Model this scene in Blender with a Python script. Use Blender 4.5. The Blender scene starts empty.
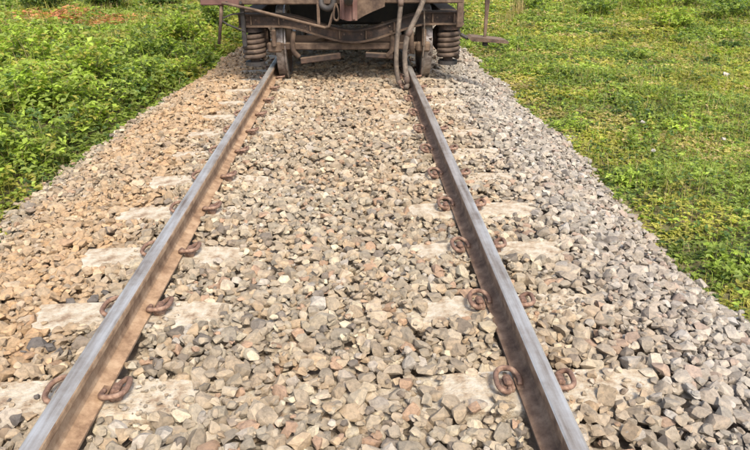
import bpy, bmesh, math, random
import numpy as np
from mathutils import Vector, Matrix, Euler

random.seed(7)
rng = np.random.default_rng(11)
R = math.radians
scene = bpy.context.scene
COL = scene.collection

# ------------------------------------------------------------------ camera
CAM = Vector((0.177, 0.0, 1.62))
PITCH, YAW, FPX = R(24.7), R(1.85), 620.0
cam_d = bpy.data.cameras.new('camera')
cam_d.sensor_width = 36.0
cam_d.lens = 36.0 * FPX / 750.0
cam_d.clip_start = 0.05
cam_d.clip_end = 2000.0
cam = bpy.data.objects.new('camera', cam_d)
cam.location = CAM
cam.rotation_euler = (R(90) - PITCH, 0, -YAW)
COL.objects.link(cam)
scene.camera = cam

# ------------------------------------------------------------------ light
SUN_EL, SUN_AZ = R(52), R(162)      # azimuth from +Y clockwise: behind the camera, to the right
world = bpy.data.worlds.new('World')
scene.world = world
world.use_nodes = True
nt = world.node_tree
bgn = nt.nodes['Background']
sky = nt.nodes.new('ShaderNodeTexSky')
sky.sky_type = 'NISHITA'
sky.sun_disc = False
sky.sun_elevation = SUN_EL
sky.sun_rotation = SUN_AZ
sky.air_density = 1.0
sky.dust_density = 3.0
sky.ozone_density = 0.6
nt.links.new(sky.outputs[0], bgn.inputs[0])
bgn.inputs[1].default_value = 0.15
sl = bpy.data.lights.new('sun', 'SUN')
sl.energy = 2.1
sl.angle = R(12)
sl.color = (1.0, 0.95, 0.87)
so = bpy.data.objects.new('sun', sl)
d = Vector((math.sin(SUN_AZ) * math.cos(SUN_EL), math.cos(SUN_AZ) * math.cos(SUN_EL), math.sin(SUN_EL)))
so.rotation_euler = d.to_track_quat('Z', 'Y').to_euler()
so.location = (6, -8, 12)
COL.objects.link(so)
scene.view_settings.view_transform = 'Standard'
scene.view_settings.look = 'None'
scene.view_settings.exposure = 1.22
scene.view_settings.gamma = 1.0
scene.view_settings.use_curve_mapping = False

# ------------------------------------------------------------------ helpers
def srgb(r, g, b):
    f = lambda c: (c / 255 / 12.92) if c / 255 <= 0.04045 else ((c / 255 + 0.055) / 1.055) ** 2.4
    return np.array((f(r), f(g), f(b)))

def tag(o, label=None, cat=None, group=None, kind=None):
    if label: o['label'] = label
    if cat: o['category'] = cat
    if group: o['group'] = group
    if kind: o['kind'] = kind
    return o

def link(name, me, mat=None, parent=None):
    if mat is not None and len(me.materials) == 0:
        me.materials.append(mat)
    o = bpy.data.objects.new(name, me)
    COL.objects.link(o)
    if parent is not None:
        o.parent = parent
    return o

def empty(name, loc=(0, 0, 0)):
    o = bpy.data.objects.new(name, None)
    o.location = loc
    o.empty_display_size = 0.1
    COL.objects.link(o)
    return o

def from_bm(name, bm, mat, parent=None, smooth=False):
    me = bpy.data.meshes.new(name)
    bmesh.ops.recalc_face_normals(bm, faces=bm.faces[:])
    bm.to_mesh(me); bm.free()
    if smooth:
        me.shade_smooth()
    return link(name, me, mat, parent)

def add_box(bm, c, s, rot=(0, 0, 0), bev=0.0):
    m = Matrix.Translation(c) @ Euler(rot).to_matrix().to_4x4() @ Matrix.Diagonal((s[0], s[1], s[2], 1))
    r = bmesh.ops.create_cube(bm, size=1.0, matrix=m)
    if bev > 0:
        es = list({e for v in r['verts'] for e in v.link_edges})
        bmesh.ops.bevel(bm, geom=es, offset=bev, segments=1, affect='EDGES')

def add_tube(bm, pts, rad, seg=10, cap=True):
    pts = [Vector(p) for p in pts]
    n = len(pts)
    rads = rad if isinstance(rad, (list, tuple)) else [rad] * n
    rings = []
    up = None
    for i, p in enumerate(pts):
        t = (pts[min(i + 1, n - 1)] - pts[max(i - 1, 0)]).normalized()
        if up is None:
            up = Vector((0, 0, 1)) if abs(t.z) < 0.9 else Vector((1, 0, 0))
        a = t.cross(up).normalized()
        up = a.cross(t).normalized()
        rings.append([bm.verts.new(p + (a * math.cos(2 * math.pi * k / seg) + up * math.sin(2 * math.pi * k / seg)) * rads[i]) for k in range(seg)])
    for i in range(n - 1):
        for k in range(seg):
            bm.faces.new((rings[i][k], rings[i][(k + 1) % seg], rings[i + 1][(k + 1) % seg], rings[i + 1][k]))
    if cap:
        bm.faces.new(rings[0][::-1]); bm.faces.new(rings[-1])

def spline(pts, n=10):
    pts = [Vector(p) for p in pts]
    P = [pts[0] * 2 - pts[1]] + pts + [pts[-1] * 2 - pts[-2]]
    out = []
    for i in range(1, len(P) - 2):
        for k in range(n):
            t = k / n
            a, b, c, e = P[i - 1], P[i], P[i + 1], P[i + 2]
            out.append(0.5 * ((2 * b) + (c - a) * t + (2 * a - 5 * b + 4 * c - e) * t * t + (3 * b - a - 3 * c + e) * t ** 3))
    out.append(pts[-1])
    return out

def add_lathe_x(bm, prof, seg=48):       # prof: (axial x, radius), closed loop around the X axis
    rings = [[bm.verts.new((x, r * math.cos(2 * math.pi * k / seg), r * math.sin(2 * math.pi * k / seg))) for k in range(seg)] for x, r in prof]
    n = len(rings)
    for i in range(n):
        A, B = rings[i], rings[(i + 1) % n]
        for k in range(seg):
            bm.faces.new((A[k], A[(k + 1) % seg], B[(k + 1) % seg], B[k]))

def add_prism_y(bm, poly, y0, y1):       # poly in (x, z)
    a = [bm.verts.new((x, y0, z)) for x, z in poly]
    b = [bm.verts.new((x, y1, z)) for x, z in poly]
    n = len(poly)
    for i in range(n):
        bm.faces.new((a[i], a[(i + 1) % n], b[(i + 1) % n], b[i]))
    bm.faces.new(a[::-1]); bm.faces.new(b)

class Noise:
    def __init__(self, seed, n=64):
        self.t = np.random.default_rng(seed).random((n, n)); self.n = n
    def __call__(self, x, y, s=1.0):
        x = np.asarray(x) / s + 1000.3; y = np.asarray(y) / s + 1000.7
        i = np.floor(x).astype(int); j = np.floor(y).astype(int)
        fx = x - i; fy = y - j
        fx = fx * fx * (3 - 2 * fx); fy = fy * fy * (3 - 2 * fy)
        n = self.n; t = self.t
        a = t[i % n, j % n]; b = t[(i + 1) % n, j % n]; c = t[i % n, (j + 1) % n]; e = t[(i + 1) % n, (j + 1) % n]
        return a * (1 - fx) * (1 - fy) + b * fx * (1 - fy) + c * (1 - fx) * fy + e * fx * fy
N1, N2, N3, N4 = Noise(1), Noise(2), Noise(3), Noise(4)
def fbm(N, x, y, s):
    return (N(x, y, s) + 0.5 * N(x, y, s / 2.1) + 0.25 * N(x, y, s / 4.3)) / 1.75

# ------------------------------------------------------------------ materials
def new_mat(name):
    m = bpy.data.materials.new(name); m.use_nodes = True
    t = m.node_tree
    return m, t, t.nodes['Principled BSDF']

def nnoise(t, scale, detail=6, rough=0.6, coord='Object', stretch=None):
    tc = t.nodes.new('ShaderNodeTexCoord')
    n = t.nodes.new('ShaderNodeTexNoise')
    n.inputs['Scale'].default_value = scale
    n.inputs['Detail'].default_value = detail
    n.inputs['Roughness'].default_value = rough
    src = tc.outputs[coord]
    if stretch:
        mp = t.nodes.new('ShaderNodeMapping'); mp.inputs['Scale'].default_value = stretch
        t.links.new(src, mp.inputs['Vector']); src = mp.outputs[0]
    t.links.new(src, n.inputs['Vector'])
    return n

def nramp(t, fac, stops):
    r = t.nodes.new('ShaderNodeValToRGB')
    el = r.color_ramp.elements
    while len(el) < len(stops): el.new(0.5)
    for e, (p, c) in zip(el, stops):
        e.position = p; e.color = (c[0], c[1], c[2], 1)
    t.links.new(fac, r.inputs[0])
    return r

def nmix(t, fac, a, b, mode='MIX'):
    m = t.nodes.new('ShaderNodeMix'); m.data_type = 'RGBA'; m.blend_type = mode
    if hasattr(fac, 'is_output'): t.links.new(fac, m.inputs[0])
    else: m.inputs[0].default_value = fac
    for v, i in ((a, 6), (b, 7)):
        if hasattr(v, 'is_output'): t.links.new(v, m.inputs[i])
        else: m.inputs[i].default_value = (v[0], v[1], v[2], 1)
    return m.outputs[2]

def nbump(t, h, p, strength, dist):
    b = t.nodes.new('ShaderNodeBump')
    b.inputs['Strength'].default_value = strength; b.inputs['Distance'].default_value = dist
    t.links.new(h, b.inputs['Height']); t.links.new(b.outputs[0], p.inputs['Normal'])

def blotch_mat(name, stops, scale=4, rough=0.9, metal=0.0, bump=0.4, bdist=0.004, fine=60, dust=None, dustcol=None):
    m, t, p = new_mat(name)
    n = nnoise(t, scale, 9, 0.68)
    c = nramp(t, n.outputs['Fac'], stops).outputs[0]
    if dust:                                # settled dust on faces that look up
        g = t.nodes.new('ShaderNodeNewGeometry')
        s = t.nodes.new('ShaderNodeSeparateXYZ'); t.links.new(g.outputs['Normal'], s.inputs[0])
        n3 = nnoise(t, scale * 2.5, 6, 0.7)
        mu = t.nodes.new('ShaderNodeMath'); mu.operation = 'MULTIPLY'; mu.use_clamp = True
        t.links.new(s.outputs[2], mu.inputs[0]); t.links.new(n3.outputs['Fac'], mu.inputs[1])
        mu2 = t.nodes.new('ShaderNodeMath'); mu2.operation = 'MULTIPLY'; mu2.use_clamp = True
        t.links.new(mu.outputs[0], mu2.inputs[0]); mu2.inputs[1].default_value = dust
        c = nmix(t, mu2.outputs[0], c, dustcol)
    t.links.new(c, p.inputs['Base Color'])
    p.inputs['Roughness'].default_value = rough
    p.inputs['Metallic'].default_value = metal
    n2 = nnoise(t, fine, 6, 0.65)
    nbump(t, n2.outputs['Fac'], p, bump, bdist)
    return m

DUST = (0.20, 0.135, 0.08)
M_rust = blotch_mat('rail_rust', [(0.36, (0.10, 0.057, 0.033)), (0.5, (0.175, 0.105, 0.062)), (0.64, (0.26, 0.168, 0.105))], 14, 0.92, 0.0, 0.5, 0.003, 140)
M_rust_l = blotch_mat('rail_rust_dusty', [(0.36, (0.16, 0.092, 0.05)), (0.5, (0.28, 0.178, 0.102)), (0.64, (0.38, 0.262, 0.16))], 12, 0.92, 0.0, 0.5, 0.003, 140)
M_clip = blotch_mat('clip_rust', [(0.36, (0.085, 0.045, 0.03)), (0.5, (0.175, 0.10, 0.066)), (0.64, (0.28, 0.185, 0.125))], 30, 0.9, 0, 0.5, 0.002, 200)
M_conc = blotch_mat('sleeper_concrete', [(0.37, (0.22, 0.15, 0.092)), (0.45, (0.34, 0.265, 0.175)), (0.54, (0.42, 0.355, 0.26)), (0.66, (0.49, 0.435, 0.345))], 13, 0.95, 0, 1.0, 0.012, 40)
M_grime = blotch_mat('wagon_grime', [(0.36, (0.012, 0.009, 0.008)), (0.5, (0.036, 0.022, 0.015)), (0.64, (0.085, 0.048, 0.03))], 6.0, 0.85, 0, 0.5, 0.006, 40, 0.9, DUST)
M_brown = blotch_mat('wagon_brown_dust', [(0.36, (0.035, 0.02, 0.013)), (0.5, (0.085, 0.053, 0.033)), (0.64, (0.15, 0.10, 0.065))], 6.0, 0.9, 0, 0.5, 0.005, 45, 0.7, DUST)
M_spring = blotch_mat('spring_rust', [(0.36, (0.028, 0.018, 0.013)), (0.5, (0.065, 0.042, 0.029)), (0.64, (0.12, 0.082, 0.057))], 9, 0.85, 0, 0.4, 0.003, 60, 0.6, DUST)
M_red = blotch_mat('wagon_red_oxide', [(0.3, (0.0660, 0.0300, 0.0228)), (0.5, (0.1260, 0.0630, 0.0480)), (0.72, (0.1800, 0.1140, 0.0840))], 3.5, 0.85, 0, 0.4, 0.004, 50)
M_hose = blotch_mat('hose_rubber_dusty', [(0.36, (0.05, 0.037, 0.027)), (0.5, (0.11, 0.083, 0.06)), (0.64, (0.19, 0.145, 0.105))], 12, 0.8, 0, 0.35, 0.003, 120)
M_dark = blotch_mat('dark_iron', [(0.3, (0.015, 0.014, 0.014)), (0.6, (0.04, 0.032, 0.026))], 6, 0.7, 0, 0.4, 0.004, 60)
M_tyre = blotch_mat('wheel_tyre_steel', [(0.36, (0.10, 0.075, 0.06)), (0.62, (0.34, 0.30, 0.27))], 14, 0.45, 0.55, 0.25, 0.002, 80)
M_wheel = blotch_mat('wheel_grimy_iron', [(0.3, (0.05, 0.034, 0.025)), (0.6, (0.13, 0.085, 0.06))], 5, 0.85, 0, 0.4, 0.004, 60)

# polished running surface with dull streaks
M_steel, t, p = new_mat('rail_running_steel')
n = nnoise(t, 1.0, 8, 0.65, 'Object', (28, 1.6, 1))
n2 = nnoise(t, 5.0, 6, 0.7)
mixf = t.nodes.new('ShaderNodeMath'); mixf.operation = 'MULTIPLY_ADD'
t.links.new(n.outputs['Fac'], mixf.inputs[0]); mixf.inputs[1].default_value = 0.6
mm = t.nodes.new('ShaderNodeMath'); mm.operation = 'MULTIPLY'; mm.inputs[1].default_value = 0.4
t.links.new(n2.outputs['Fac'], mm.inputs[0]); t.links.new(mm.outputs[0], mixf.inputs[2])
c = nramp(t, mixf.outputs[0], [(0.36, (0.17, 0.125, 0.09)), (0.46, (0.32, 0.28, 0.235)), (0.60, (0.50, 0.465, 0.415))])
t.links.new(c.outputs[0], p.inputs['Base Color'])
p.inputs['Metallic'].default_value = 0.6
rr = t.nodes.new('ShaderNodeMapRange'); t.links.new(mixf.outputs[0], rr.inputs[0])
rr.inputs[1].default_value = 0.3; rr.inputs[2].default_value = 0.7; rr.inputs[3].default_value = 0.6; rr.inputs[4].default_value = 0.36
t.links.new(rr.outputs[0], p.inputs['Roughness'])
nbump(t, n.outputs['Fac'], p, 0.15, 0.001)

def stone_mat(name, src):
    m, t, p = new_mat(name)
    if src == 'attr':
        a = t.nodes.new('ShaderNodeAttribute'); a.attribute_name = 'Col'; base = a.outputs['Color']; coord = 'Object'
    else:
        a = t.nodes.new('ShaderNodeObjectInfo'); base = a.outputs['Color']; coord = 'Object'
    tcn = nnoise(t, 38 if src == 'attr' else 2.0, 8, 0.7, coord)
    var = nramp(t, tcn.outputs['Fac'], [(0.28, (0.55, 0.53, 0.5)), (0.5, (1, 1, 1)), (0.72, (1.35, 1.28, 1.18))]).outputs[0]
    c = nmix(t, 1.0, base, var, 'MULTIPLY')
    t.links.new(c, p.inputs['Base Color'])
    p.inputs['Roughness'].default_value = 0.95
    p.inputs['Specular IOR Level'].default_value = 0.25
    n2 = nnoise(t, 130 if src == 'attr' else 5.0, 8, 0.75, coord)
    nbump(t, n2.outputs['Fac'], p, 0.7, 0.006 if src == 'attr' else 0.005)
    return m
M_stone = stone_mat('ballast_stone_mix', 'attr')
M_stone_o = stone_mat('ballast_stone_single', 'obj')

def leaf_mat(name, trans=0.45):
    m, t, p = new_mat(name)
    a = t.nodes.new('ShaderNodeAttribute'); a.attribute_name = 'Col'
    t.links.new(a.outputs['Color'], p.inputs['Base Color'])
    p.inputs['Roughness'].default_value = 0.55
    p.inputs['Specular IOR Level'].default_value = 0.35
    tr = t.nodes.new('ShaderNodeBsdfTranslucent')
    br = nmix(t, 1.0, a.outputs['Color'], (1.25, 1.35, 0.7), 'MULTIPLY')
    t.links.new(br, tr.inputs['Color'])
    mx = t.nodes.new('ShaderNodeMixShader'); mx.inputs[0].default_value = trans
    t.links.new(p.outputs[0], mx.inputs[1]); t.links.new(tr.outputs[0], mx.inputs[2])
    t.links.new(mx.outputs[0], t.nodes['Material Output'].inputs['Surface'])
    return m
M_leaf = leaf_mat('leaf')

M_soil = blotch_mat('soil_with_litter', [(0.3, (0.06, 0.07, 0.02)), (0.5, (0.13, 0.11, 0.045)), (0.72, (0.22, 0.16, 0.08))], 3.0, 1.0, 0, 0.8, 0.02, 25)
M_fines = blotch_mat('ballast_fines', [(0.3, (0.20, 0.155, 0.11)), (0.5, (0.31, 0.24, 0.165)), (0.72, (0.38, 0.30, 0.21))], 6, 1.0, 0, 0.9, 0.01, 70)

# ------------------------------------------------------------------ ground and ballast bed
def gz(x, y):                            # ground height
    x = np.asarray(x, float); y = np.asarray(y, float)
    ax = np.abs(x)
    z = -0.30 + 0.16 * (fbm(N1, x, y, 2.6) - 0.5) + 0.3 * (fbm(N2, x, y, 9.0) - 0.5)
    w = np.clip((ax - 2.0) / 1.0, 0, 1)
    return -0.34 * (1 - w) + z * w

def edge_half(side, y):                  # ballast toe distance from the track centre
    y = np.asarray(y, float)
    e = 2.30 + 0.22 * (N3(y, 7.0 * side, 1.3) - 0.5) + 0.1 * (N4(y, 3.0 * side, 0.4) - 0.5)
    if side < 0:
        e = e + 0.10 - 0.30 * np.clip((y - 6.5) / 5.0, 0, 1)
    return e

def bz(x, y):                            # wanted top of the ballast
    x = np.asarray(x, float); y = np.asarray(y, float)
    ax = np.abs(x)
    e = np.where(x < 0, edge_half(-1, y), edge_half(1, y))
    u = np.clip((ax - 1.42) / np.maximum(e - 1.42, 0.1), 0, 1.3)
    return 0.002 - 0.295 * u ** 1.25 + 0.05 * (fbm(N2, x, y, 0.7) - 0.5)

def grid_mesh(name, xs, ys, zf, mat):
    X, Y = np.meshgrid(xs, ys)
    Z = zf(X, Y)
    V = np.stack([X, Y, Z], -1).reshape(-1, 3)
    nx, ny = len(xs), len(ys)
    i = np.arange(nx * ny).reshape(ny, nx)
    F = np.stack([i[:-1, :-1], i[:-1, 1:], i[1:, 1:], i[1:, :-1]], -1).reshape(-1, 4)
    me = bpy.data.meshes.new(name)
    me.from_pydata(V.tolist(), [], F.tolist())
    me.shade_smooth()
    return link(name, me, mat)

xs = np.concatenate([[-900, -300, -100, -50], np.linspace(-26, 26, 131), [50, 100, 300, 900]])
ys = np.concatenate([[-300, -100, -40, -15], np.linspace(-6, 34, 101), [50, 90, 200, 500, 1200]])
ground = grid_mesh('ground', xs, ys, gz, M_soil)
tag(ground, 'soil ground under the grass and weeds beside the railway', 'ground', kind='structure')

bed = grid_mesh('ballast_bed', np.linspace(-2.75, 2.75, 90), np.linspace(-3, 30, 220), lambda x, y: bz(x, y) - 0.085, M_fines)
tag(bed, 'dusty bed of crushed stone ballast carrying the track', 'ballast', kind='structure')

# ------------------------------------------------------------------ rails
RX = 0.8695; RAIL_Z = 0.008; RAIL_H = 0.156
half = [(0.0685, 0.0), (0.0685, 0.010), (0.040, 0.0185), (0.016, 0.028), (0.0085, 0.045), (0.0078, 0.095), (0.012, 0.108),
        (0.0325, 0.116), (0.0345, 0.122), (0.0345, 0.143), (0.0325, 0.1495), (0.0265, 0.1538), (0.014, 0.1556)]
prof = half + [(-x, z) for x, z in half[::-1]]
def make_rail(x, label):
    y0, y1, st = -4.0, 32.0, 60
    bm = bmesh.new()
    ringl = []
    for j in range(st + 1):
        y = y0 + (y1 - y0) * j / st
        ringl.append([bm.verts.new((x + px_, y, RAIL_Z + pz)) for px_, pz in prof])
    n = len(prof)
    for j in range(st):
        for k in range(n):
            fc = bm.faces.new((ringl[j][k], ringl[j][(k + 1) % n], ringl[j + 1][(k + 1) % n], ringl[j + 1][k]))
            z = (prof[k][1] + prof[(k + 1) % n][1]) / 2
            fc.material_index = 1 if z > 0.1505 and k != n - 1 else 0
    bm.faces.new(ringl[0]); bm.faces.new(ringl[-1][::-1])
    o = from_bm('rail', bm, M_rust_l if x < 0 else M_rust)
    o.data.materials.append(M_steel)
    tag(o, label, 'rail', 'two running rails of the track')
make_rail(-RX, 'rusty steel rail with polished top on the left of the track')
make_rail(RX, 'rusty steel rail with polished top on the right of the track')

# ------------------------------------------------------------------ sleepers with clips
SP0, SPD = 1.955, 0.60
SLEEPERS = [SP0 + SPD * k for k in range(-2, 30)]

def sleeper_mesh():
    bm = bmesh.new()
    xsn = [-1.375, -1.2, -0.87, -0.62, -0.35, 0, 0.35, 0.62, 0.87, 1.2, 1.375]
    zt = [-0.006, 0.0, 0.0, -0.002, -0.03, -0.036, -0.03, -0.002, 0.0, 0.0, -0.006]
    rr_ = []
    for x, z in zip(xsn, zt):
        rr_.append([bm.verts.new((x, yy, zz)) for yy, zz in ((-0.135, -0.2), (-0.118, z - 0.014), (-0.104, z), (0.104, z), (0.118, z - 0.014), (0.135, -0.2))])
    for a, b in zip(rr_[:-1], rr_[1:]):
        for k in range(6):
            bm.faces.new((a[k], a[(k + 1) % 6], b[(k + 1) % 6], b[k]))
    bm.faces.new(rr_[0]); bm.faces.new(rr_[-1][::-1])
    return bm

def clip_mesh():      # u = away from the rail foot edge, v along the rail, w up
    pts = [(0.036, -0.052, 0.026), (0.036, 0.0, 0.026), (0.038, 0.045, 0.027), (0.052, 0.070, 0.032), (0.076, 0.074, 0.042), (0.094, 0.055, 0.050),
           (0.098, 0.015, 0.052), (0.094, -0.03, 0.053), (0.076, -0.062, 0.055), (0.046, -0.075, 0.056), (0.012, -0.068, 0.052), (-0.012, -0.045, 0.041), (-0.018, -0.012, 0.034), (-0.014, 0.014, 0.032)]
    bm = bmesh.new()
    add_tube(bm, spline([(u_ * 0.85, v_ * 0.82, w_ - 0.004) for u_, v_, w_ in pts], 4), 0.0112, 8)
    return bm
def shoulder_mesh():
    bm = bmesh.new()
    add_box(bm, (0.034, 0.0, 0.010), (0.052, 0.062, 0.030), bev=0.006)
    add_box(bm, (0.036, 0.0, 0.038), (0.034, 0.058, 0.022), bev=0.008)
    return bm
def liner_mesh():
    bm = bmesh.new()
    add_box(bm, (-0.012, 0.0, 0.021), (0.030, 0.072, 0.005), rot=(0, R(12), 0), bev=0.0015)
    return bm
ordn = ['nearest', 'second nearest', 'third nearest', 'fourth nearest', 'fifth nearest', 'sixth nearest', 'seventh nearest', 'eighth nearest', 'ninth nearest', 'tenth nearest', 'eleventh nearest', 'twelfth nearest']
proto_s = from_bm('concrete_sleeper_body', sleeper_mesh(), M_conc); sl_me = proto_s.data; bpy.data.objects.remove(proto_s)
def keep(bm, name, mat, smooth=False):
    o = from_bm(name, bm, mat, None, smooth); me = o.data; bpy.data.objects.remove(o); return me
cl_me = keep(clip_mesh(), 'rail_clip', M_clip, True)
sh_me = keep(shoulder_mesh(), 'clip_shoulder', M_clip)
li_me = keep(liner_mesh(), 'toe_liner', M_rust)
for i, y in enumerate(SLEEPERS):
    if y > 17: continue
    s = empty('concrete_sleeper', (0, y, 0))
    k = i - 2
    if 0 <= k < 10: lab = ordn[k] + ' concrete sleeper whose rail clips show, counted from the front'
    elif k < 0: lab = ('concrete sleeper just below the foot of the picture' if k == -1 else 'concrete sleeper farthest below the foot of the picture')
    else: lab = ['first', 'second', 'third', 'fourth', 'fifth', 'sixth', 'seventh', 'eighth', 'ninth', 'tenth', 'eleventh', 'twelfth', 'thirteenth', 'fourteenth', 'fifteenth', 'sixteenth'][k - 10] + ' concrete sleeper under the wagon, counted from its front wheels'
    tag(s, lab, 'sleeper', 'concrete sleepers under the rails')
    b = link('sleeper_body', sl_me, None, s)
    b.rotation_euler[2] = random.uniform(-0.008, 0.008)
    for rx in (-RX, RX):
        for sd in (-1, 1):
            flip = (sd < 0)
            for nm, me in (('rail_clip', cl_me), ('clip_shoulder', sh_me), ('toe_liner', li_me)):
                o = link(nm, me, None, s)
                o.location = (rx + sd * 0.0685, random.uniform(-0.01, 0.01) if nm == 'rail_clip' else 0, 0)
                o.rotation_euler[2] = (math.pi if flip else 0) + (random.uniform(-0.08, 0.08) if nm == 'rail_clip' else 0)

# ------------------------------------------------------------------ ballast stones
def hull(seed, npt, bev=0.0, jit=0.0):
    r = random.Random(seed)
    bm = bmesh.new()
    pts = []
    tries = 0
    while len(pts) < npt and tries < 2000:
        tries += 1
        v = Vector((r.gauss(0, 1), r.gauss(0, 1), r.gauss(0, 1))).normalized()
        if all((v - q).length > 0.6 for q in pts):
            pts.append(v)
    for v in pts:
        w = v * r.uniform(0.82, 1.1)
        w = Vector([math.copysign(abs(c_) ** 0.85, c_) for c_ in w])   # squarish, broken stone
        bm.verts.new(w)
    bmesh.ops.convex_hull(bm, input=bm.verts[:])
    bmesh.ops.dissolve_limit(bm, angle_limit=R(14), verts=bm.verts[:], edges=bm.edges[:])
    if bev:
        bmesh.ops.bevel(bm, geom=bm.edges[:], offset=bev, segments=1, affect='EDGES', clamp_overlap=True)
    if jit:
        bmesh.ops.triangulate(bm, faces=bm.faces[:])
        bmesh.ops.subdivide_edges(bm, edges=bm.edges[:], cuts=1)
        bmesh.ops.smooth_vert(bm, verts=bm.verts[:], factor=0.17, use_axis_x=True, use_axis_y=True, use_axis_z=True)
        for v in bm.verts:
            v.co += Vector((r.gauss(0, jit), r.gauss(0, jit), r.gauss(0, jit)))
    bmesh.ops.triangulate(bm, faces=bm.faces[:])
    lo = [min(v.co[i] for v in bm.verts) for i in range(3)]; hi = [max(v.co[i] for v in bm.verts) for i in range(3)]
    for v in bm.verts:
        for i in range(3):
            v.co[i] = (v.co[i] - (lo[i] + hi[i]) / 2) / ((hi[i] - lo[i]) / 2)
    bmesh.ops.recalc_face_normals(bm, faces=bm.faces[:])
    return bm
def arrs(bm):
    bm.verts.index_update()
    V = np.array([v.co[:] for v in bm.verts]); F = np.array([[v.index for v in f.verts] for f in bm.faces]); bm.free()
    return V, F
LOW = [arrs(hull(100 + i, 9)) for i in range(40)]
MID = [arrs(hull(300 + i, 9, 0, 0.04)) for i in range(40)]

HX0, HY0, RES = -2.75, 1.0, 0.0125
HW, HH = int(5.5 / RES), int(16.0 / RES)
gx = HX0 + np.arange(HW) * RES; gy = HY0 + np.arange(HH) * RES
GX, GY = np.meshgrid(gx, gy, indexing='ij')
T = bz(GX, GY)
hf = T - 0.085
# sleepers reach up through the bed
expo = {}
for k, y in enumerate(SLEEPERS):
    m = (np.abs(GY - y) < 0.115) & (np.abs(GX) < 1.375)
    top = np.where(np.abs(GX) < 0.5, -0.032, 0.0)
    hf[m] = np.maximum(hf, top)[m]
# bare concrete beside each rail foot: x-ranges kept (almost) free of stones
bare = np.zeros_like(hf, bool)
rb = random.Random(5)
for k, y in enumerate(SLEEPERS):
    for x0, x1 in ((-1.10 + rb.uniform(-.08, .08), -0.94), (-0.80, -0.58 + rb.uniform(-.10, .08)), (0.71 + rb.uniform(-.05, .04), 0.80), (0.94, 1.27 + rb.uniform(-.08, .06))):
        if rb.random() < 0.06: continue
        w = 0.105 + rb.uniform(-0.045, 0.01)
        m = (np.abs(GY - y + 0.11 * (N3(GX, GY, 0.12) - 0.5)) < w) & (GX > x0 + 0.16 * (N4(GX, GY, 0.1) - 0.5)) & (GX < x1 + 0.16 * (N4(GX, GY, 0.13) - 0.5))
        bare |= m

def palette(x, y, n):
    pal = np.array([srgb(132, 124, 108), srgb(146, 136, 116), srgb(162, 149, 127), srgb(150, 123, 100), srgb(178, 166, 140), srgb(108, 102, 93), srgb(144, 131, 110), srgb(156, 149, 136), srgb(156, 137, 110)])
    pr = np.array([0.17, 0.20, 0.17, 0.06, 0.06, 0.06, 0.15, 0.06, 0.09])
    c = pal[rng.choice(len(pal), n, p=pr / pr.sum())]
    c = 0.92 * (c * 0.92 + 0.08 * c.mean(1, keepdims=True)) * rng.uniform(0.80, 1.20, (n, 1))
    # tan dust: strong outside the left rail, some everywhere, more towards the wagon
    l = np.clip((-x - 0.95) / 0.35, 0, 1) * np.clip((2.35 + x) / 0.25, 0.1, 1) * np.clip(0.25 + 1.5 * fbm(N1, x, y, 0.9), 0.2, 0.9)
    g = 0.16 + 0.30 * np.clip((y - 4) / 5, 0, 1) * (np.abs(x) < 1.3) + 0.28 * np.clip(fbm(N2, x, y, 0.6) - 0.45, 0, 1) * 2
    w = np.clip(np.maximum(l * 0.95, g), 0, 0.9) * rng.uniform(0.5, 1.1, n)
    w = np.clip(w, 0, 0.92)[:, None]
    dustc = srgb(160, 131, 97) * rng.uniform(0.82, 1.15, (n, 1))
    c = c * (1 - w) + dustc * w
    dk = (rng.random(n) < 0.08 * np.exp(-(((x + 1.25) / 0.22) ** 2 + ((y - 2.3) / 0.8) ** 2)))[:, None]; c = np.where(dk, srgb(92, 86, 80), c)
    # greyer right shoulder
    gr = (np.clip((x - 1.1) / 0.5, 0, 1) * 0.4)[:, None]
    c = c * (1 - gr) + (c.mean(1, keepdims=True) * np.array([1.18, 1.14, 1.07])) * gr
    return c

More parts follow.
